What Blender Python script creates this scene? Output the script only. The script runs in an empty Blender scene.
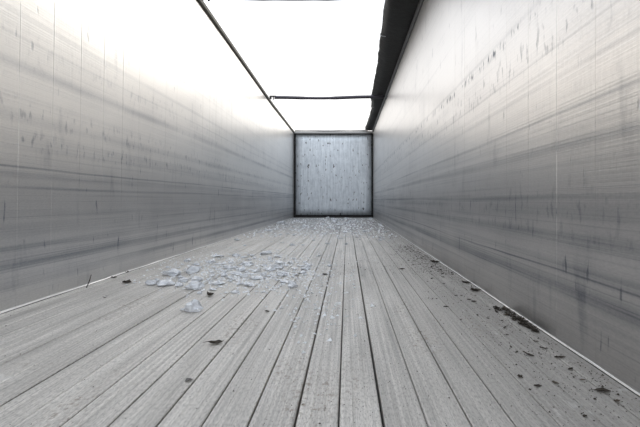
import bpy, bmesh, math, random
from mathutils import Vector, noise as mnoise
R = random.Random(7)
scene = bpy.context.scene
col = scene.collection

# ------------------------------------------------------------------ camera, sky, exposure
F, VX, VY, CH = 425.0, 347.0, 200.0, 0.535       # focal length (px of 640x427), vanishing point, eye height
cam = bpy.data.objects.new('camera', bpy.data.cameras.new('camera'))
col.objects.link(cam)
cam.location = (0, 0, CH); cam.rotation_euler = (math.pi / 2, 0, 0)
cam.data.sensor_width = 36.0; cam.data.lens = F / 640 * 36.0
cam.data.shift_x = -(VX - 320) / 640; cam.data.shift_y = -(213.5 - VY) / 640
cam.data.clip_start = 0.02
scene.camera = cam

world = bpy.data.worlds.new('overcast_sky'); scene.world = world
world.use_nodes = True
wn, wl = world.node_tree.nodes, world.node_tree.links
wn.clear()
wo = wn.new('ShaderNodeOutputWorld'); wb = wn.new('ShaderNodeBackground')
wtc = wn.new('ShaderNodeTexCoord'); wno = wn.new('ShaderNodeTexNoise'); wr = wn.new('ShaderNodeValToRGB')
wno.inputs['Scale'].default_value = 2.2; wno.inputs['Detail'].default_value = 4
wr.color_ramp.elements[0].position = .3; wr.color_ramp.elements[0].color = (.94, .95, .96, 1)
wr.color_ramp.elements[1].position = .7; wr.color_ramp.elements[1].color = (1, 1, 1, 1)
wl.new(wtc.outputs['Generated'], wno.inputs['Vector']); wl.new(wno.outputs['Fac'], wr.inputs['Fac'])
wsx = wn.new('ShaderNodeSeparateXYZ'); wl.new(wtc.outputs['Generated'], wsx.inputs[0])
wel = wn.new('ShaderNodeValToRGB'); wl.new(wsx.outputs['Z'], wel.inputs['Fac'])      # hazy warm horizon, cooler zenith
wel.color_ramp.elements[0].position = .0; wel.color_ramp.elements[0].color = (1, .945, .875, 1)
wel.color_ramp.elements[1].position = .65; wel.color_ramp.elements[1].color = (.89, .955, 1.05, 1)
wmx = wn.new('ShaderNodeMix'); wmx.data_type = 'RGBA'; wmx.blend_type = 'MULTIPLY'; wmx.inputs[0].default_value = 1
wl.new(wr.outputs['Color'], wmx.inputs[6]); wl.new(wel.outputs['Color'], wmx.inputs[7])
wl.new(wmx.outputs[2], wb.inputs['Color']); wl.new(wb.outputs['Background'], wo.inputs['Surface'])
wb.inputs['Strength'].default_value = 1.55

sun = bpy.data.objects.new('hazy_sun', bpy.data.lights.new('hazy_sun', 'SUN'))
col.objects.link(sun)
sun.data.energy = .8; sun.data.angle = math.radians(50); sun.data.color = (1, .90, .76)
sun.rotation_euler = Vector((-.58, -.68, -.46)).to_track_quat('-Z', 'Y').to_euler()

vs = scene.view_settings
vs.view_transform = 'Standard'; vs.look = 'None'; vs.gamma = 1; vs.use_curve_mapping = False
vs.exposure = 0.1

# ------------------------------------------------------------------ helpers
XL, XR, YB, Y0 = -1.63, 0.799, 13.0, -1.6
def lerp(a, b, t): return a + (b - a) * t
def table(pts, v):
    if v <= pts[0][0]: return pts[0][1]
    for (a, fa), (b, fb) in zip(pts, pts[1:]):
        if v <= b: return lerp(fa, fb, (v - a) / (b - a))
    return pts[-1][1]
def ztop_l(y): return table([(4.6, 2.64), (9.2, 2.575), (13, 2.575)], y)
def lean_l(y): return table([(4.6, .045), (9.2, .005), (13, 0)], y)
def ztop_r(y): return table([(4.6, 2.605), (13, 2.595)], y)
def on_floor(px, py):
    s = (py - VY) / CH
    return (px - VX) / s, F / s, s

def make(name, verts, faces, mat, parent=None, smooth=False):
    me = bpy.data.meshes.new(name); me.from_pydata(verts, [], faces)
    bm = bmesh.new(); bm.from_mesh(me); bmesh.ops.recalc_face_normals(bm, faces=bm.faces); bm.to_mesh(me); bm.free()
    me.materials.append(mat)
    if smooth: me.polygons.foreach_set('use_smooth', [True] * len(me.polygons))
    o = bpy.data.objects.new(name, me); col.objects.link(o)
    if parent: o.parent = parent
    return o
def box(x0, x1, y0, y1, z0, z1):
    v = [(x, y, z) for x in (x0, x1) for y in (y0, y1) for z in (z0, z1)]
    return v, [(0, 1, 3, 2), (4, 6, 7, 5), (0, 4, 5, 1), (2, 3, 7, 6), (0, 2, 6, 4), (1, 5, 7, 3)]
def join(*parts):
    V, Fs = [], []
    for v, f in parts:
        n = len(V); V += v; Fs += [tuple(i + n for i in q) for q in f]
    return V, Fs
def rings(rs, caps=True):
    n = len(rs[0]); V = [p for r in rs for p in r]; Fs = []
    for i in range(len(rs) - 1):
        for j in range(n):
            k = (j + 1) % n
            Fs.append((i * n + j, i * n + k, (i + 1) * n + k, (i + 1) * n + j))
    if caps: Fs += [tuple(range(n)), tuple(range((len(rs) - 1) * n, len(rs) * n))]
    return V, Fs
def tube(pts, rad, n=8):
    rs = []
    for i, p in enumerate(pts):
        p = Vector(p); d = (Vector(pts[min(i + 1, len(pts) - 1)]) - Vector(pts[max(i - 1, 0)])).normalized()
        up = Vector((0, 0, 1)) if abs(d.z) < .9 else Vector((1, 0, 0))
        a = d.cross(up).normalized(); b = d.cross(a)
        r = rad[i] if isinstance(rad, (list, tuple)) else rad
        rs.append([tuple(p + r * (math.cos(t) * a + math.sin(t) * b)) for t in [2 * math.pi * k / n for k in range(n)]])
    return rings(rs)
def tag(o, label, cat, group=None):
    o['label'] = label; o['category'] = cat
    if group: o['group'] = group
    return o
def struct(o, label, cat):
    o['kind'] = 'structure'; o['label'] = label; o['category'] = cat
    return o

# ------------------------------------------------------------------ material toolkit
class Mat:
    def __init__(self, name):
        self.m = bpy.data.materials.new(name); self.m.use_nodes = True
        self.nt = self.m.node_tree; self.b = self.nt.nodes['Principled BSDF']
    def put(self, v, sock):
        if isinstance(v, bpy.types.NodeSocket): self.nt.links.new(v, sock)
        else: sock.default_value = v
    def op(self, o, a, b=0.0, c=None, clamp=False):
        n = self.nt.nodes.new('ShaderNodeMath'); n.operation = o; n.use_clamp = clamp
        self.put(a, n.inputs[0]); self.put(b, n.inputs[1])
        if c is not None: self.put(c, n.inputs[2])
        return n.outputs[0]
    def mul(self, a, b): return self.op('MULTIPLY', a, b)
    def add(self, a, b): return self.op('ADD', a, b)
    def sub(self, a, b): return self.op('SUBTRACT', a, b)
    def pos(self):
        g = self.nt.nodes.new('ShaderNodeNewGeometry'); s = self.nt.nodes.new('ShaderNodeSeparateXYZ')
        self.nt.links.new(g.outputs['Position'], s.inputs[0]); return s.outputs
    def vec(self, x, y, z):
        n = self.nt.nodes.new('ShaderNodeCombineXYZ')
        for v, i in zip((x, y, z), n.inputs): self.put(v, i)
        return n.outputs[0]
    def noise(self, v, detail=3, rough=.55, scale=1.0):
        n = self.nt.nodes.new('ShaderNodeTexNoise'); n.inputs['Scale'].default_value = scale
        n.inputs['Detail'].default_value = detail; n.inputs['Roughness'].default_value = rough
        self.nt.links.new(v, n.inputs['Vector']); return n.outputs['Fac']
    def step(self, v, lo, hi, a=0.0, b=1.0):
        n = self.nt.nodes.new('ShaderNodeMapRange'); n.interpolation_type = 'SMOOTHSTEP'
        self.put(v, n.inputs[0])
        for i, x in enumerate((lo, hi, a, b)): n.inputs[i + 1].default_value = x
        return n.outputs[0]
    def bump1(self, v, c, w):       # 1 at v = c, 0 beyond w
        d = self.op('ABSOLUTE', self.sub(v, c))
        return self.step(d, 0, w, 1, 0)
    def mix(self, f, a, b):
        n = self.nt.nodes.new('ShaderNodeMix'); n.data_type = 'RGBA'
        self.put(f, n.inputs[0]); self.put(a, n.inputs[6]); self.put(b, n.inputs[7]); return n.outputs[2]
    def bump(self, h, strength, dist):
        n = self.nt.nodes.new('ShaderNodeBump'); n.inputs['Strength'].default_value = strength
        n.inputs['Distance'].default_value = dist; self.put(h, n.inputs['Height'])
        self.nt.links.new(n.outputs[0], self.b.inputs['Normal'])
    def set(self, **k):
        for key, v in k.items(): self.put(v, self.b.inputs[key.replace('_', ' ')])
        return self.m

def wall_material(name, bands, clean, dirty, edge, rows, rough):
    M = Mat(name); x, y, z = M.pos()
    wob = M.mul(M.sub(M.noise(M.vec(M.mul(y, .5), 3.1, 0.0)), .5), .03)
    zz = M.add(z, wob)
    s1 = M.noise(M.vec(M.mul(y, .12), M.mul(z, 11.0), 1.7), 6, .68)
    s2 = M.noise(M.vec(M.mul(y, .5), M.mul(z, 110.0), 8.3), 3, .6)
    blotch = M.noise(M.vec(M.mul(y, 1.6), M.mul(z, 2.2), 4.4), 4, .6)
    dirt = M.add(M.step(s1, .46, .74, 0, .34), M.step(s2, .5, .75, 0, .22))
    low = M.step(zz, 0.6, 1.0, 1, .42)            # scraping is denser where the load rubs
    dirt = M.mul(dirt, low)
    for z0, w, a in bands:
        on = M.step(M.noise(M.vec(M.mul(y, .8), z0 * 9.7, 2.0), 3), .3, .62, .35, 1.0)
        dirt = M.add(dirt, M.mul(M.mul(M.bump1(zz, z0, w), a), on))
    dirt = M.add(dirt, M.step(zz, edge[0], edge[1], edge[2], 0))
    # short vertical knocks and drips
    k1 = M.noise(M.vec(M.mul(y, 26.0), M.mul(z, 5.5), 6.0), 2, .5)
    knocks = M.step(k1, .66, .76, 0, .5)
    dirt = M.add(dirt, knocks)
    smear = M.noise(M.vec(M.mul(y, 8.0), M.mul(z, 1.8), 16.0), 3, .6)
    dirt = M.add(dirt, M.step(smear, .58, .76, 0, .22))
    grain = M.noise(M.vec(M.mul(y, 60.0), M.mul(z, 150.0), 3.0), 2, .6)
    dirt = M.add(dirt, M.mul(M.sub(grain, .5), .30))
    k2 = M.noise(M.vec(M.mul(y, 30.0), M.mul(z, 11.0), 1.0), 2, .5)
    for z0, w, a in rows:
        dirt = M.add(dirt, M.mul(M.mul(M.bump1(zz, z0, w), M.step(k2, .55, .70)), a))
    per = M.noise(M.vec(M.op('FLOOR', M.mul(M.sub(y, 2.09), 1 / .24)), 5.0, 9.0), 0)   # each panel a touch different
    dirt = M.add(dirt, M.mul(M.sub(per, .5), .22))
    dirt = M.add(dirt, M.mul(M.sub(blotch, .5), .35))
    dirt = M.op('MAXIMUM', M.op('MINIMUM', dirt, 1.0), 0.0)
    rgh = M.add(M.mul(s2, .08), M.add(M.mul(dirt, .18), rough))
    fine = M.noise(M.vec(M.mul(y, 55.0), M.mul(z, 4.0), 0.0), 3, .6)
    M.bump(M.add(M.mul(fine, .5), M.add(s2, M.mul(knocks, -1.5))), .22, .004)
    return M.set(Base_Color=M.mix(dirt, clean, dirty), Metallic=.88, Roughness=rgh)

WL = wall_material('aluminium_wall_left',
    [(1.20, .045, .42), (1.34, .014, .16), (1.45, .03, .18), (.70, .010, .5), (.66, .03, .2), (.60, .015, .3), (.30, .02, .2), (.22, .025, .2), (.95, .05, .2), (.12, .03, .2)],
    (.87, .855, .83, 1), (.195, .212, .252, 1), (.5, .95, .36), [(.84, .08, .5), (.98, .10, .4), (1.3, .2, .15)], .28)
WR = wall_material('aluminium_wall_right',
    [(.735, .035, .40), (.545, .020, .40), (.50, .05, .18), (.27, .007, .55), (.20, .05, .3), (1.0, .02, .2), (.86, .012, .3), (.40, .03, .2), (1.36, .02, .25), (1.12, .012, .2)],
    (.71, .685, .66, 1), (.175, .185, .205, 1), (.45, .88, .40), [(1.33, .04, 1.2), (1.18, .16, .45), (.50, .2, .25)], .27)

def floor_material():
    M = Mat('aluminium_floor'); x, y, z = M.pos()
    g1 = M.noise(M.vec(M.mul(x, 90.0), M.mul(y, .8), 0.0), 4, .65)
    g2 = M.noise(M.vec(M.mul(x, 14.0), M.mul(y, 1.1), 3.0), 4, .6)
    g3 = M.noise(M.vec(M.mul(x, 6.0), M.mul(y, 3.0), 7.0), 5, .65)
    slat = M.noise(M.vec(M.op('FLOOR', M.mul(M.sub(x, .087), 1 / .108)), .37, 2.0), 0)
    v = M.add(M.mul(M.sub(g1, .5), 1.45), M.add(M.mul(M.sub(g2, .5), .9), M.add(M.mul(M.sub(slat, .5), .35), M.mul(M.sub(g3, .5), .35))))
    v = M.op('MAXIMUM', M.op('MINIMUM', M.add(v, .55), 1.0), 0.0)
    c = M.mix(v, (.265, .255, .24, 1), (.80, .765, .715, 1))
    brown = M.mul(M.step(M.noise(M.vec(M.mul(x, 5.0), M.mul(y, 2.0), 12.0), 3), .52, .7), M.step(M.noise(M.vec(M.mul(x, 60.0), M.mul(y, 40.0), 1.0), 3, .7), .5, .66, 0, .75))
    c = M.mix(brown, c, (.24, .19, .15, 1))
    gr = M.noise(M.vec(M.mul(x, 230.0), M.mul(y, 60.0), 2.0), 2, .7)
    c = M.mix(M.step(gr, .42, .72, 0, .55), c, (.20, .19, .18, 1))
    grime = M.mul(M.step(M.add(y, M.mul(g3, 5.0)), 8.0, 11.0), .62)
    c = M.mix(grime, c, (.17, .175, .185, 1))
    film = M.mul(M.step(M.add(x, M.mul(M.sub(g3, .5), .5)), .15, .75), M.step(g2, .25, .65, .25, .62))   # floor colour darkens unevenly towards the right wall
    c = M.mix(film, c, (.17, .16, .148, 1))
    white = M.mul(M.step(M.noise(M.vec(M.mul(x, 11.0), M.mul(y, 6.0), 21.0), 4, .7), .62, .76), .42)
    c = M.mix(white, c, (.78, .78, .77, 1))
    speck = M.step(M.noise(M.vec(M.mul(x, 130.0), M.mul(y, 90.0), 5.0), 1), .735, .77, 0, .8)
    c = M.mix(speck, c, (.06, .055, .05, 1))
    M.bump(M.add(g1, M.mul(g3, .5)), .35, .003)
    return M.set(Base_Color=c, Metallic=.2, Specular_IOR_Level=.35, Roughness=M.add(.45, M.mul(g2, .2)))
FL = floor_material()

def simple(name, c, rough=.6, metal=0.0, var=.3, scale=20.0, bump=0.0):
    M = Mat(name); x, y, z = M.pos()
    n = M.noise(M.vec(x, y, z), 4, .6, scale)
    d = tuple(v * (1 - var) for v in c[:3]) + (1,)
    if bump: M.bump(n, .5, bump)
    return M.set(Base_Color=M.mix(n, d, tuple(min(1, v * (1 + var)) for v in c[:3]) + (1,)), Roughness=rough, Metallic=metal)
DARK = simple('grimy_dark_steel', (.035, .035, .037), .6, .2)
RUBBER = simple('black_rubber', (.02, .02, .02), .7)
RAIL = simple('brown_black_rail', (.045, .038, .028), .55, .3)
TARP = simple('black_tarpaulin', (.008, .008, .0075), .7, 0, .5, 14, .02)
BOW = simple('dark_steel_tube', (.07, .065, .08), .45, .5)
BRIGHT = simple('bare_aluminium_edge', (.80, .79, .77), .35, .5, .15, 30)
GREY = simple('grey_aluminium_beam', (.34, .35, .36), .4, .7)
GROUND = simple('asphalt', (.16, .16, .155), .9, 0, .2, 6)
LEAF = simple('dead_brown_leaf', (.042, .034, .026), .8, 0, .5, 60)
LEAF2 = simple('dry_leaf', (.08, .064, .048), .8, 0, .5, 60)
DIRT = simple('soil_crumb', (.055, .045, .036), .9, 0, .5, 90)

def bulkhead_material():
    M = Mat('bulkhead_sheet'); x, y, z = M.pos()
    a = M.noise(M.vec(M.mul(x, 22.0), M.mul(z, 1.6), 0.0), 4, .65)
    b = M.noise(M.vec(M.mul(x, 9.0), M.mul(z, 6.0), 5.0), 4, .7)
    c = M.mix(M.step(M.add(M.mul(a, .6), M.mul(b, .4)), .36, .64), (.55, .61, .67, 1), (.78, .84, .90, 1))
    pock = M.step(M.noise(M.vec(M.mul(x, 13.0), M.mul(z, 6.0), 9.0), 3, .6), 0.62, .68, 0, .9)
    c = M.mix(pock, c, (.05, .055, .065, 1))
    M.bump(a, .3, .01)
    return M.set(Base_Color=c, Metallic=.35, Roughness=.5)
BULK = bulkhead_material()

def plastic_material():
    M = Mat('clear_crumpled_plastic'); x, y, z = M.pos()
    n = M.noise(M.vec(x, y, z), 3, .6, 45)
    M.bump(n, .6, .01)
    return M.set(Base_Color=M.mix(n, (.86, .90, .97, 1), (.96, .98, 1, 1)), Roughness=.06, IOR=1.45, Transmission_Weight=.42)
PLAST = plastic_material()

FLECK = simple('white_plastic_fleck', (.86, .88, .92), .12, 0, .12, 60)

# ------------------------------------------------------------------ floor: sub-deck and slats
floor = struct(make('floor', *box(XL - .02, XR + .02, Y0, YB + .1, -.09, -.035), DARK), 'grey aluminium slatted moving floor running the length of the trailer', 'floor')
gaps = [((p - VX) / 424, g) for p, g in ((59, .006), (107, .004), (155, .0042), (200.5, .0045), (247, .0042), (294, .0055), (338.5, .004), (384, .007), (428.5, .0028), (473, .0045), (517, .003))]
for g in (.0018, .006, .0022, .004, .0022, .0035, .002, .003): gaps.insert(0, (gaps[0][0] - .112, g))
while gaps[-1][0] < XR - .14: gaps.append((gaps[-1][0] + .105, .0025))
gaps = [(XL + .004, .001)] + gaps + [(XR - .004, .001)]
edges = [g[0] for g in gaps]
for i in range(len(edges) - 1):
    ga, gb = gaps[i][1] / 2, gaps[i + 1][1] / 2
    a, b = edges[i] + ga, edges[i + 1] - gb
    dz = R.uniform(-.0012, .0012)
    w = b - a
    # hollow moving-floor profile: chamfered edges, two shallow grooves
    prof = [(a, -.034), (a, dz - .0022), (a + .0025, dz)]
    for g in (.34, .67):
        gx = a + w * g
        prof += [(gx - .0022, dz), (gx - .001, dz - .0006), (gx + .001, dz - .0006), (gx + .0022, dz)]
    prof += [(b - .0025, dz), (b, dz - .0022), (b, -.034)]
    y0 = Y0 + R.uniform(0, .05); y1 = YB - .02 - R.uniform(0, .03)
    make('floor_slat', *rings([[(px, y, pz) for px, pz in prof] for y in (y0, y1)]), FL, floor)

# ------------------------------------------------------------------ side walls: skin and upright panels
def side_wall(name, X, sgn, ztop, lean, mat, y_ref, pitch, label):
    t = .06
    rs = []
    for y in [Y0, 1, 3, 4.6, 7, 9.2, 11, YB + .12]:
        zt = ztop(y) - .01; L = lean(y)
        a0, a1 = X - sgn * .028, X - sgn * (t + .03)
        rs.append([(a0, y, -.09), (a1, y, -.09), (a1 + sgn * L, y, zt), (a0 + sgn * L, y, zt)])
    root = struct(make(name, *rings(rs), DARK), label, 'wall')
    n0 = math.ceil((Y0 - y_ref) / pitch)
    y = y_ref + n0 * pitch
    while y < YB - .03:
        y1 = min(y + pitch, YB - .005)
        g = .0005; c = .0005; pr = R.uniform(-.00025, .00025); tw = R.uniform(-.0003, .0003)
        rs = []
        for z in (.001, None):
            row = []
            for yy, d in ((y + g, .026), (y + g, c), (y + g + c, pr + tw), (y1 - g - c, pr - tw), (y1 - g, c), (y1 - g, .026)):
                zz = ztop(yy) if z is None else z
                L = lean(yy) if z is None else 0
                row.append((X - sgn * (max(d, 0) if d > .01 else d) + sgn * L, yy, zz))
            rs.append(row)
        make('wall_panel', *rings(rs), mat, root)
        y += pitch
    return root
side_wall('wall_left', XL, 1, ztop_l, lean_l, WL, 2.09, .24, 'scraped pale aluminium side wall of upright panels, sunlit along its top, left')
side_wall('wall_right', XR, -1, ztop_r, lambda y: 0, WR, 1.366, .254, 'scuffed aluminium side wall of upright panels under the rolled tarpaulin, right')

# base angles and top rails
def strip(name, X, sgn, w, h, mat, label, wig=.0):
    rs = []
    y = Y0
    while y < YB:
        q = w * (1 + wig * mnoise.noise(Vector((y * 3, X, 0)))); hh = h * (1 + wig * mnoise.noise(Vector((y * 4, X, 5))))
        rs.append([(X - sgn * .001, y, .002), (X + sgn * q, y, .002), (X + sgn * q * .5, y, .002 + hh * .7), (X - sgn * .001, y, .002 + hh)])
        y += .12
    return struct(make(name, *rings(rs), mat), label, 'trim')
strip('trim_1', XL, 1, .006, .008, BRIGHT, 'thin bright sealing edge where the left wall meets the floor', .5)
strip('trim_2', XR, -1, .004, .0055, BRIGHT, 'thin bright sealing edge where the right wall meets the floor', .4)

def rail(name, X, sgn, ztop, lean, inn, h, mat, label):
    rs = []
    for y in [Y0, 1, 3, 4.6, 6, 7.5, 9.2, 11, YB]:
        b = X + sgn * lean(y); z = ztop(y)
        rs.append([(b + sgn * inn, y, z + .012), (b + sgn * inn * .6, y, z - .002), (b - sgn * .09, y, z - .002), (b - sgn * .09, y, z + h), (b + sgn * inn * .6, y, z + h), (b + sgn * inn, y, z + h - .012)])
    return struct(make(name, *rings(rs), mat), label, 'trim')
rail('trim_3', XL, 1, ztop_l, lean_l, .028, .065, RAIL, 'dark brown top rail capping the left wall')
rail('trim_4', XR, -1, ztop_r, lambda y: 0, .034, .05, simple('dull_dark_rail', (.09, .09, .088), .45, .5), 'dark top rail capping the right wall under the tarpaulin roll')

# ------------------------------------------------------------------ far end
wb_ = struct(make('wall_back', *join(box(XL - .09, XR + .09, YB + .12, YB + .16, -.09, 2.60), box(XL, XL + .012, YB - .01, YB + .12, 0, 2.58), box(XR - .012, XR, YB - .01, YB + .12, 0, 2.58)), DARK),
             'far end bulkhead of the trailer with pale blue-grey pitted sheet', 'wall')
bx0, bx1, bz0, bz1 = XL + .055, XR - .05, .075, 2.545
# bulkhead sheet, slightly bulged, with folded edge
nx, nz = 12, 12
V = []; Fs = []
for j in range(nz + 1):
    for i in range(nx + 1):
        u, v = i / nx, j / nz
        V.append((lerp(bx0, bx1, u), YB + .04 - .02 * math.sin(math.pi * u) * math.sin(math.pi * v) + .004 * mnoise.noise(Vector((u * 5, v * 5, 1))), lerp(bz0, bz1, v)))
for j in range(nz):
    for i in range(nx):
        a = j * (nx + 1) + i; Fs.append((a, a + 1, a + nx + 2, a + nx + 1))
sheet = make('bulkhead_sheet', V, Fs, BULK, wb_, True)
so = sheet.modifiers.new('thickness', 'SOLIDIFY'); so.thickness = .03; so.offset = 1
for (xx, zz) in ((XL + .03, 2.22), (XL + .03, 2.32), (XR - .03, 2.22), (XR - .03, 2.32), (XR - .03, 2.42), (XL + .03, .10), (XR - .03, .10)):
    make('hinge', *join(box(xx - .028, xx + .028, YB - .02, YB + .09, zz - .03, zz + .03), tube([(xx, YB - .03, zz - .045), (xx, YB - .03, zz + .045)], .018)), DARK, wb_)
make('bottom_seal', *join(box(XL + .01, XR - .01, YB + .01, YB + .12, -.03, .05)), RUBBER, wb_)
# top beam with light upper flange
tb = struct(make('trim_5', *join(box(XL + .01, XR - .01, YB - .02, YB + .12, 2.565, 2.60), box(XL + .03, XR - .02, YB + .0, YB + .1, 2.60, 2.645)), GREY),
            'horizontal grey beam across the top of the far bulkhead', 'beam')
make('beam_tube', *tube([(lerp(XL + .04, XR - .16, t / 8), YB - .01, 2.668 + .008 * math.sin(t * 1.3)) for t in range(9)], .022), BRIGHT, tb, True)
make('beam_lower_edge', *box(XL + .012, XR - .012, YB - .035, YB + .02, 2.548, 2.572), RUBBER, tb)

# ------------------------------------------------------------------ roof bows and tarpaulin
def roof_bow(y, z, x0, x1, sag, label):
    pts = []
    for i in range(17):
        t = i / 16
        pts.append((lerp(x0, x1, t), y, z - sag * math.sin(math.pi * min(1, t * 1.15)) ** 2 + .014 * t))
    root = bpy.data.objects.new('roof_bow', None); col.objects.link(root); root.location = (0, 0, 0)
    tag(root, label, 'roof bar', 'roof bars across the open top')
    make('tube', *tube(pts, [.032] * 5 + [.027] * 4 + [.033] * 8, 10), BOW, root, True)
    e = Vector(pts[0])
    make('end_bracket', *join(box(e.x - .10, e.x + .03, y - .025, y + .025, e.z + .012, e.z + .034), box(e.x - .10, e.x - .06, y - .02, y + .02, e.z - .03, e.z + .014),
         tube([(e.x - .03, y, e.z + .02), (e.x - .02, y, e.z - .045)], .012)), DARK, root)
    e = Vector(pts[-1])
    make('end_bracket', *join(box(e.x - .02, e.x + .09, y - .025, y + .025, e.z - .012, e.z + .022), box(e.x + .05, e.x + .09, y - .02, y + .02, e.z - .05, e.z)), DARK, root)
    return root
roof_bow(8.62, 2.615, -1.47, .735, .022, 'dark tube roof bar crossing the open top nearer the far end')
roof_bow(4.43, 2.655, -1.42, .735, .020, 'dark tube roof bar overhead at the very top edge, nearest the viewer')

# tarpaulin rolled up along the right-hand top edge
TARP_EDGE = [(0, .36), (4.6, .415), (7.1, .505), (9.2, .525), (10.4, .60), (11.8, .585), (13, .55)]
rs = []; NS = 22
y = Y0
while y <= YB + .08:
    inner = table(TARP_EDGE, y)
    inner += .014 * mnoise.noise(Vector((y * 1.7, 0, 0))) + .008 * mnoise.noise(Vector((y * 6, 3, 0)))
    outer = .89; cx = (inner + outer) / 2; hw = (outer - inner) / 2; cz = 2.665 + .085; hh = .085 + .02 * mnoise.noise(Vector((y * 1.1, 9, 0)))
    row = []
    for kk in range(NS):
        a = 2 * math.pi * kk / NS
        w = 1 + .05 * mnoise.noise(Vector((math.cos(a) * 2, math.sin(a) * 2, y * 2.5))) + .06 * math.sin(a * 5 + 1.5 * math.sin(y * .6))
        row.append((cx + hw * w * math.cos(a), y, max(2.6655, cz + hh * w * math.sin(a))))
    rs.append(row); y += .08
tarp = tag(make('tarpaulin_roll', *rings(rs), TARP, None, True), 'black tarpaulin roof cover rolled up along the top of the right wall', 'tarpaulin')
# loose hem and pale lashing ends peeking from the roll
for yy in (5.6, 9.9):
    inner = table(TARP_EDGE, yy)
    make('lashing_end', *tube([(inner + .06, yy, 2.69), (inner + .01, yy + .01, 2.70), (inner - .012, yy + .02, 2.715), (inner - .008, yy + .03, 2.745)], [.006, .007, .006, .004], 6), GREY, tarp)

# ground outside the open tail end (the trailer stands on it)
struct(make('ground', [(-40, -40, -1.25), (40, -40, -1.25), (40, 50, -1.25), (-40, 50, -1.25)], [(0, 1, 2, 3)], GROUND), 'asphalt yard under the trailer', 'ground')

# ------------------------------------------------------------------ litter: clear plastic scraps
def crumple(seed, n=5, size=1.0, height=.45):
    r = random.Random(seed); V = []; Fs = []
    for j in range(n + 1):
        for i in range(n + 1):
            u, v = i / n - .5, j / n - .5
            p = Vector((u * 3.1, v * 3.1, seed * 1.7))
            e = 1 + .35 * mnoise.noise(Vector((math.atan2(v, u) * 1.5, seed, 2)))
            z = abs(mnoise.noise(p)) * height + abs(mnoise.noise(p * 2.3)) * height * .5 + r.uniform(0, .07)
            V.append((u * size * e, v * size * e * .8, z))
    for j in range(n):
        for i in range(n):
            if (i in (0, n - 1) and j in (0, n - 1)): continue
            a = j * (n + 1) + i; Fs.append((a, a + 1, a + n + 2, a + n + 1))
    V2 = [(x, y, z + .035) for x, y, z in V]; m = len(V)
    used = {}
    for q in Fs:
        for i in range(4):
            e = (q[i], q[(i + 1) % 4]); used[e] = 1
    F2 = list(Fs) + [tuple(i + m for i in reversed(q)) for q in Fs]
    for (a, b) in used:
        if (b, a) not in used: F2.append((a, b, b + m, a + m))
    keep = sorted({i for q in F2 for i in q}); mp = {o: i for i, o in enumerate(keep)}
    VV = V + V2; zmin = min(VV[i][2] for i in keep)
    return [(VV[i][0], VV[i][1], VV[i][2] - zmin) for i in keep], [tuple(mp[i] for i in q) for q in F2]
def lump(seed):
    bm = bmesh.new(); bmesh.ops.create_icosphere(bm, subdivisions=2, radius=.5)
    for v in bm.verts:
        p = v.co.copy()
        k = 1 + .55 * mnoise.noise(p * 3.0 + Vector((seed, 0, 0))) + .35 * mnoise.noise(p * 7.0 + Vector((0, seed, 0)))
        v.co = Vector((p.x * k, p.y * k * .85, max(p.z * k * .62, -.14)))
    zm = min(v.co.z for v in bm.verts)
    for v in bm.verts: v.co.z -= zm
    me = bpy.data.meshes.new('plastic_scrap'); bm.to_mesh(me); bm.free(); me.materials.append(PLAST)
    return me
protos = []
for q in range(4):
    v, f = crumple(q + 1, 5, 1.0, .3 + .06 * (q % 4))
    me = bpy.data.meshes.new('plastic_scrap'); me.from_pydata(v, [], f); me.materials.append(PLAST)
    bm = bmesh.new(); bm.from_mesh(me); bmesh.ops.recalc_face_normals(bm, faces=bm.faces); bm.to_mesh(me); bm.free()
    protos.append(me)
protos += [lump(q * 3.7 + 1) for q in range(4)]
placed = []
def scrap(px, py, wpx, label, group=None, sq=1.0, idx=None):
    x, y, s = on_floor(px, py); w = wpx / s
    o = bpy.data.objects.new('plastic_scrap', protos[R.randrange(8) if idx is None else idx]); col.objects.link(o)
    o.location = (x, y, .0015); o.scale = (w, w * R.uniform(.8, 1.2), w * sq)
    o.rotation_euler = (0, 0, R.uniform(0, 6.28)); placed.append((x, y, w / 2))
    return tag(o, label, 'plastic scrap', group)
# single scraps that stand out
scrap(194, 311, 15, 'largest clear crumpled plastic lump, nearest the viewer on the left', None, 1.5, 4)
scrap(183, 310, 6, 'small clear scrap touching the left of the nearest plastic lump', None, .9, 2)
scrap(195, 289, 15, 'bright white glinting plastic scrap just behind the nearest lump', None, 1.0, 5)
scrap(166, 285, 17, 'flat bright plastic scrap at the left end of the scattered patch', None, .6, 5)
scrap(173, 275, 18, 'wide bluish plastic film scrap behind the left end of the patch', None, .7, 4)
scrap(193, 272, 14, 'curled plastic scrap between the leaf and the left wall', None, .9, 6)
scrap(292, 287, 13, 'grey crumpled plastic scrap at the right end of the scattered patch', None, 1.0, 7)
scrap(301, 266, 9, 'thin bright plastic sliver lying alone right of the scattered patch', None, .4, 0)
scrap(218, 257, 11, 'bright plastic scrap at the back of the patch toward left wall', None, .8, 2)
scrap(266, 254, 13, 'thin plastic scrap at the back of the patch, mid floor', None, .5, 5)
LA, GA = 'clear crumpled plastic scrap in the scattered patch on the left of the floor', 'plastic scraps in the near patch'
LB, GB = 'tiny whitish plastic scrap strewn across the floor before the far bulkhead', 'plastic scraps by the far bulkhead'
def free(x, y, r):
    return all((x - a) ** 2 + (y - b) ** 2 > (r + c) ** 2 * 1.15 for a, b, c in placed)
n = 0; tries = 0
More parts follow.
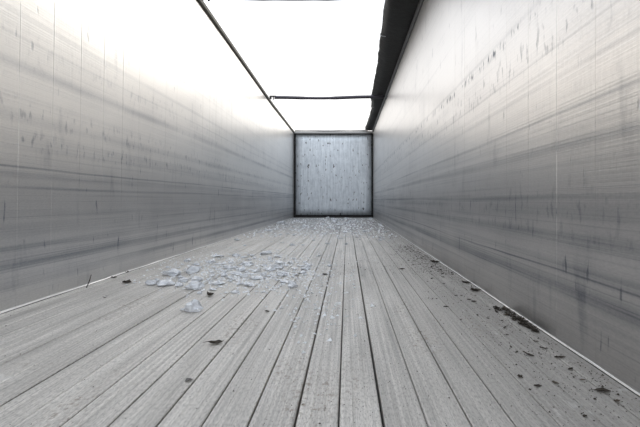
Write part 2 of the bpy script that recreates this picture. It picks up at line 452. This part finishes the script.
while n < 140 and tries < 6000:
    tries += 1
    if R.random() < .75:
        px, py = R.gauss(242, 33), R.gauss(271, 8.5)
        py -= (px - 242) * .04
    else: px, py = R.uniform(150, 335), R.uniform(256, 290)
    if not (150 < px < 340 and 250 < py < 296): continue
    w = R.choice((3, 4, 4, 5, 6, 7, 9, 11)) * (.75 + (py - 250) / 90)
    x, y, s = on_floor(px, py); 
    if x < XL + .12 or not free(x, y, w / s / 2): continue
    scrap(px, py, w, LA, GA, R.uniform(.5, 1.0)); n += 1
n = 0; tries = 0
while n < 130 and tries < 6000:
    tries += 1
    py = 218.6 + abs(R.gauss(0, 9)) if R.random() < .75 else R.uniform(222, 246)
    s = (py - VY) / CH
    px = R.uniform(VX + (XL + .1) * s, VX + (XR - .1) * s)
    if py > 232 and px > 395: continue
    w = R.uniform(2.2, 5.5); x, y, s = on_floor(px, py)
    if y > YB - .15 or not free(x, y, w / s / 2): continue
    scrap(px, py, w, LB, GB, R.uniform(.5, 1.1)); n += 1

# uncountable splinters between the scraps
V, Fs = [], []
def clear_of(x, y):
    return all((x - a) ** 2 + (y - b) ** 2 > (c * 1.25 + .006) ** 2 for a, b, c in placed)
def flake(V, Fs, x, y, w, h, r):
    a = r.uniform(0, 6.28); n = len(V)
    p = [(w * math.cos(a + k * 2.1 + r.uniform(-.4, .4)), w * math.sin(a + k * 2.1 + r.uniform(-.4, .4))) for k in range(3)]
    V += [(x + q[0], y + q[1], .0013) for q in p] + [(x + r.uniform(-.3, .3) * w, y + r.uniform(-.3, .3) * w, .0013 + h)]
    Fs += [(n, n + 2, n + 1), (n, n + 1, n + 3), (n + 1, n + 2, n + 3), (n + 2, n, n + 3)]
for i in range(5200):
    t = R.random()
    if t < .58: px, py = R.gauss(240, 40), R.gauss(270, 11)
    elif t < .70: px, py = R.gauss(316, 20), R.gauss(275, 32)
    else:
        py = 218.4 + abs(R.gauss(0, 11)); s = (py - VY) / CH; px = R.uniform(VX + (XL + .06) * s, VX + (XR - .06) * s)
    if py < 218.3: continue
    x, y, s = on_floor(px, py)
    if XL + .04 < x < XR - .04 and y < YB - .08 and clear_of(x, y): 
        w = R.choice((.004, .005, .006, .009, .013)) * R.uniform(.7, 1.1) * (1 + (y > 6) * 1.0); flake(V, Fs, x, y, w, w * R.uniform(.3, 1.2), R)
sp = tag(make('plastic_splinters', V, Fs, FLECK), 'fine clear plastic splinters sprinkled over the floor', 'splinters'); sp['kind'] = 'stuff'

# ------------------------------------------------------------------ litter: leaves, twigs, crumbs
def leaf_geo(seed, L=1.0, wd=.42, curl=.22):
    r = random.Random(seed); n = 7; rows = []
    for i in range(n + 1):
        t = i / n; w = wd * .5 * math.sin(math.pi * min(1, t ** .8 * .97 + .02)) * (1 + r.uniform(-.18, .18)) + .01
        zc = curl * .5 * (2 * t - 1) ** 2 * L
        up = w * r.uniform(.3, .8); up2 = w * r.uniform(.3, .8)
        rows.append([((t - .5) * L, -w, zc + up), ((t - .5) * L, -w * .5, zc + up * .35), ((t - .5) * L, 0, zc), ((t - .5) * L, w * .5, zc + up2 * .35), ((t - .5) * L, w, zc + up2)])
    V = [p for q in rows for p in q]; m = len(V); Fs = []
    for i in range(n):
        for j in range(4):
            a = i * 5 + j; Fs.append((a, a + 1, a + 6, a + 5))
    th = .02
    V2 = [(x, y, z + th) for x, y, z in V]; F2 = Fs + [tuple(q + m for q in reversed(f)) for f in Fs]
    for i in range(n):
        F2 += [(i * 5, i * 5 + 5, i * 5 + 5 + m, i * 5 + m), (i * 5 + 4, i * 5 + 4 + m, i * 5 + 9 + m, i * 5 + 9)]
    for j in range(4): F2 += [(j, j + m, j + 1 + m, j + 1), (n * 5 + j, n * 5 + j + 1, n * 5 + j + 1 + m, n * 5 + j + m)]
    return V + V2, F2
leafmesh = {}
def leaf(px, py, wpx, ang, label, group=None, mat=LEAF, wd=.42, curl=.22, stem=True, seed=None, name='dead_leaf', cat='leaf', z=.0015, xyz=None):
    x, y, s = on_floor(px, py) if xyz is None else xyz
    L = wpx / s; seed = R.randrange(6) if seed is None else seed
    key = (seed, wd, curl, mat.name)
    if key not in leafmesh:
        v, f = leaf_geo(seed, 1, wd, curl); me = bpy.data.meshes.new('blade'); me.from_pydata(v, [], f); me.materials.append(mat)
        bm = bmesh.new(); bm.from_mesh(me); bmesh.ops.recalc_face_normals(bm, faces=bm.faces); bm.to_mesh(me); bm.free()
        leafmesh[key] = me
        v, f = tube([(-.48, 0, curl * .48 + .01), (-.6, .02, curl * .55), (-.85, .06, curl * .3 + .02)], [.022, .018, .012], 5)
        ms = bpy.data.meshes.new('stem'); ms.from_pydata(v, [], f); ms.materials.append(mat); leafmesh[key + ('s',)] = ms
    me = leafmesh[key]
    zmin = min(v.co.z for v in me.vertices)
    if stem:
        root = bpy.data.objects.new(name, None); col.objects.link(root)
        for nm, mm in (('blade', me), ('stem', leafmesh[key + ('s',)])):
            c = bpy.data.objects.new(nm, mm); col.objects.link(c); c.parent = root
    else:
        root = bpy.data.objects.new(name, me); col.objects.link(root)
    root.location = (x, y, z - zmin * L); root.scale = (L, L, L); root.rotation_euler = (0, 0, math.radians(ang))
    return tag(root, label, cat, group)
leaf(216, 344, 15, 12, 'small dark dead leaf with a thin stem, alone on the near floor', seed=1, curl=.3, wd=.5)
leaf(210, 296, 10, 140, 'dark curled leaf lying just right of the plastic lumps', seed=2, curl=.7, wd=.6)
leaf(127, 283, 9, 5, 'black rounded leaf lying on the floor near left wall', seed=3, wd=.9, curl=.1, stem=False)
leaf(126.5, 272.5, 5, 20, 'dark leaf fragment against left wall base, beside the rounded leaf', seed=4, wd=.8, stem=False)
leaf(114, 278, 6, 30, 'small dark leaf fragment at left wall base, nearest the viewer', seed=5, wd=.6, stem=False)
leaf(267, 312, 5.5, -15, 'small brown leaf bit between the plastic patch and the middle slats', seed=0, wd=.6, stem=False)
leaf(325, 275, 6, -10, 'small dark leaf bit in the middle of the floor', seed=2, wd=.6, stem=False)
leaf(402, 269.5, 6, 0, 'small brown leaf bit right of the middle of the floor', seed=3, wd=.5, stem=False, mat=LEAF2)
leaf(435, 262.5, 10, -30, 'dark leaf by the right wall, farthest of those along it', seed=4, wd=.5, stem=False)
leaf(466, 283, 10, -35, 'dark leaf at the right wall base, upper of the close pair', seed=1, wd=.4, stem=False)
leaf(476, 291, 11, -5, 'broad dark leaf at the right wall base, lower of the close pair', seed=5, wd=.6, stem=False)
leaf(474, 302, 6, 10, 'small leaf bit on the floor in front of the close pair', seed=0, wd=.5, stem=False)
leaf(603, 392, 15, -10, 'black leaf lying by the right wall, nearest the viewer', seed=3, wd=.5, curl=.1)
leaf(560, 358, 13, 8, 'thin curved dark leaf on the floor near the right wall', seed=2, wd=.25, curl=.1, stem=False)
leaf(545, 349, 7, -15, 'little dark leaf strip behind the thin curved leaf', seed=5, wd=.3, stem=False)
leaf(536, 342, 6, -20, 'little dark leaf strip next to the leaf heap', seed=1, wd=.35, stem=False)
leaf(617, 402, 8, 15, 'pale broken leaf piece in front of the nearest black leaf', seed=4, wd=.5, stem=False, mat=LEAF2)
leaf(520, 377.5, 6, 30, 'small dark lump of soil on the near right floor', seed=1, wd=.9, curl=.5, stem=False, name='soil_lump', cat='soil')
leaf(585, 417, 6, 20, 'dark leaf crumb at the bottom edge, right', seed=3, wd=.6, stem=False)
leaf(105, 298, 5, 30, 'small curled dark twig scrap on floor near left wall', seed=2, wd=.2, curl=.8, stem=False)
leaf(189, 381, 8, 40, 'faint grey smear of soil on the near left slats', seed=0, wd=.7, curl=.02, stem=False, mat=simple('pale_soil', (.16, .155, .15), .9), name='soil_patch', cat='soil')
# stick leaning on the left wall
x, y, s = on_floor(86, 287.5); 
tag(make('twig', *tube([(XL + .05, y - .02, .005), (XL + .03, y + .04, .03), (XL + .012, y + .09, .062)], [.003, .0035, .002], 6), LEAF), 'short thin twig leaning against the base of left wall', 'twig')
# heap of leaves along the right wall
HL, HG = 'dead leaf in the dark heap of leaves against the right wall base', 'leaves heaped by the right wall'
for i in range(64):
    t = R.random(); y = lerp(2.08, 1.71, t); s = F / y
    x = XR - .024 - abs(R.gauss(0, .02)) * (1.6 - t)
    leaf(0, 0, R.uniform(5, 9.5), R.uniform(0, 360), HL, HG, R.choice((LEAF, LEAF, LEAF, LEAF2)), R.choice((.35, .5)), R.choice((.2, .4)), False, z=.0015 + R.choice((0, 0, .004, .008)), xyz=(x, y, s))
ML, MG = 'tiny leaf flake strewn along the foot of the right wall', 'leaf flakes along the right wall'
for i in range(85):
    y = R.choice((R.uniform(1.6, 4.5), R.uniform(3, 8), R.uniform(1.2, 2.6))); s = F / y
    x = XR - .03 - abs(R.gauss(0, .09)) - (.05 if y < 3 else 0)
    leaf(0, 0, R.uniform(.008, .034) * s, R.uniform(0, 360), ML, MG, R.choice((LEAF, LEAF, LEAF2)), R.choice((.35, .5)), .2, False, xyz=(x, y, s))
# soil crumbs
V, Fs = [], []
for i in range(6000):
    t = R.random()
    if t < .5: y = R.uniform(.95, 5) if t < .35 else R.uniform(3, 11); x = XR - .02 - abs(R.gauss(0, .16))
    elif t < .85: y = R.uniform(.95, 4); x = R.gauss(.15, .35)
    else: y = R.uniform(1, 12); x = R.uniform(XL + .03, XR - .03)
    if not XL + .02 < x < XR - .015 or not clear_of(x, y): continue
    w = R.uniform(.0012, .0032) * (1.0 if y < 3 else 1.5)
    if .5 <= t < .85: w *= .65
    if R.random() < .04: w *= 2
    flake(V, Fs, x, y, w, w * .8, R)
so_ = tag(make('soil_crumbs', V, Fs, DIRT), 'fine dark soil crumbs sprinkled over the floor slats', 'soil'); so_['kind'] = 'stuff'
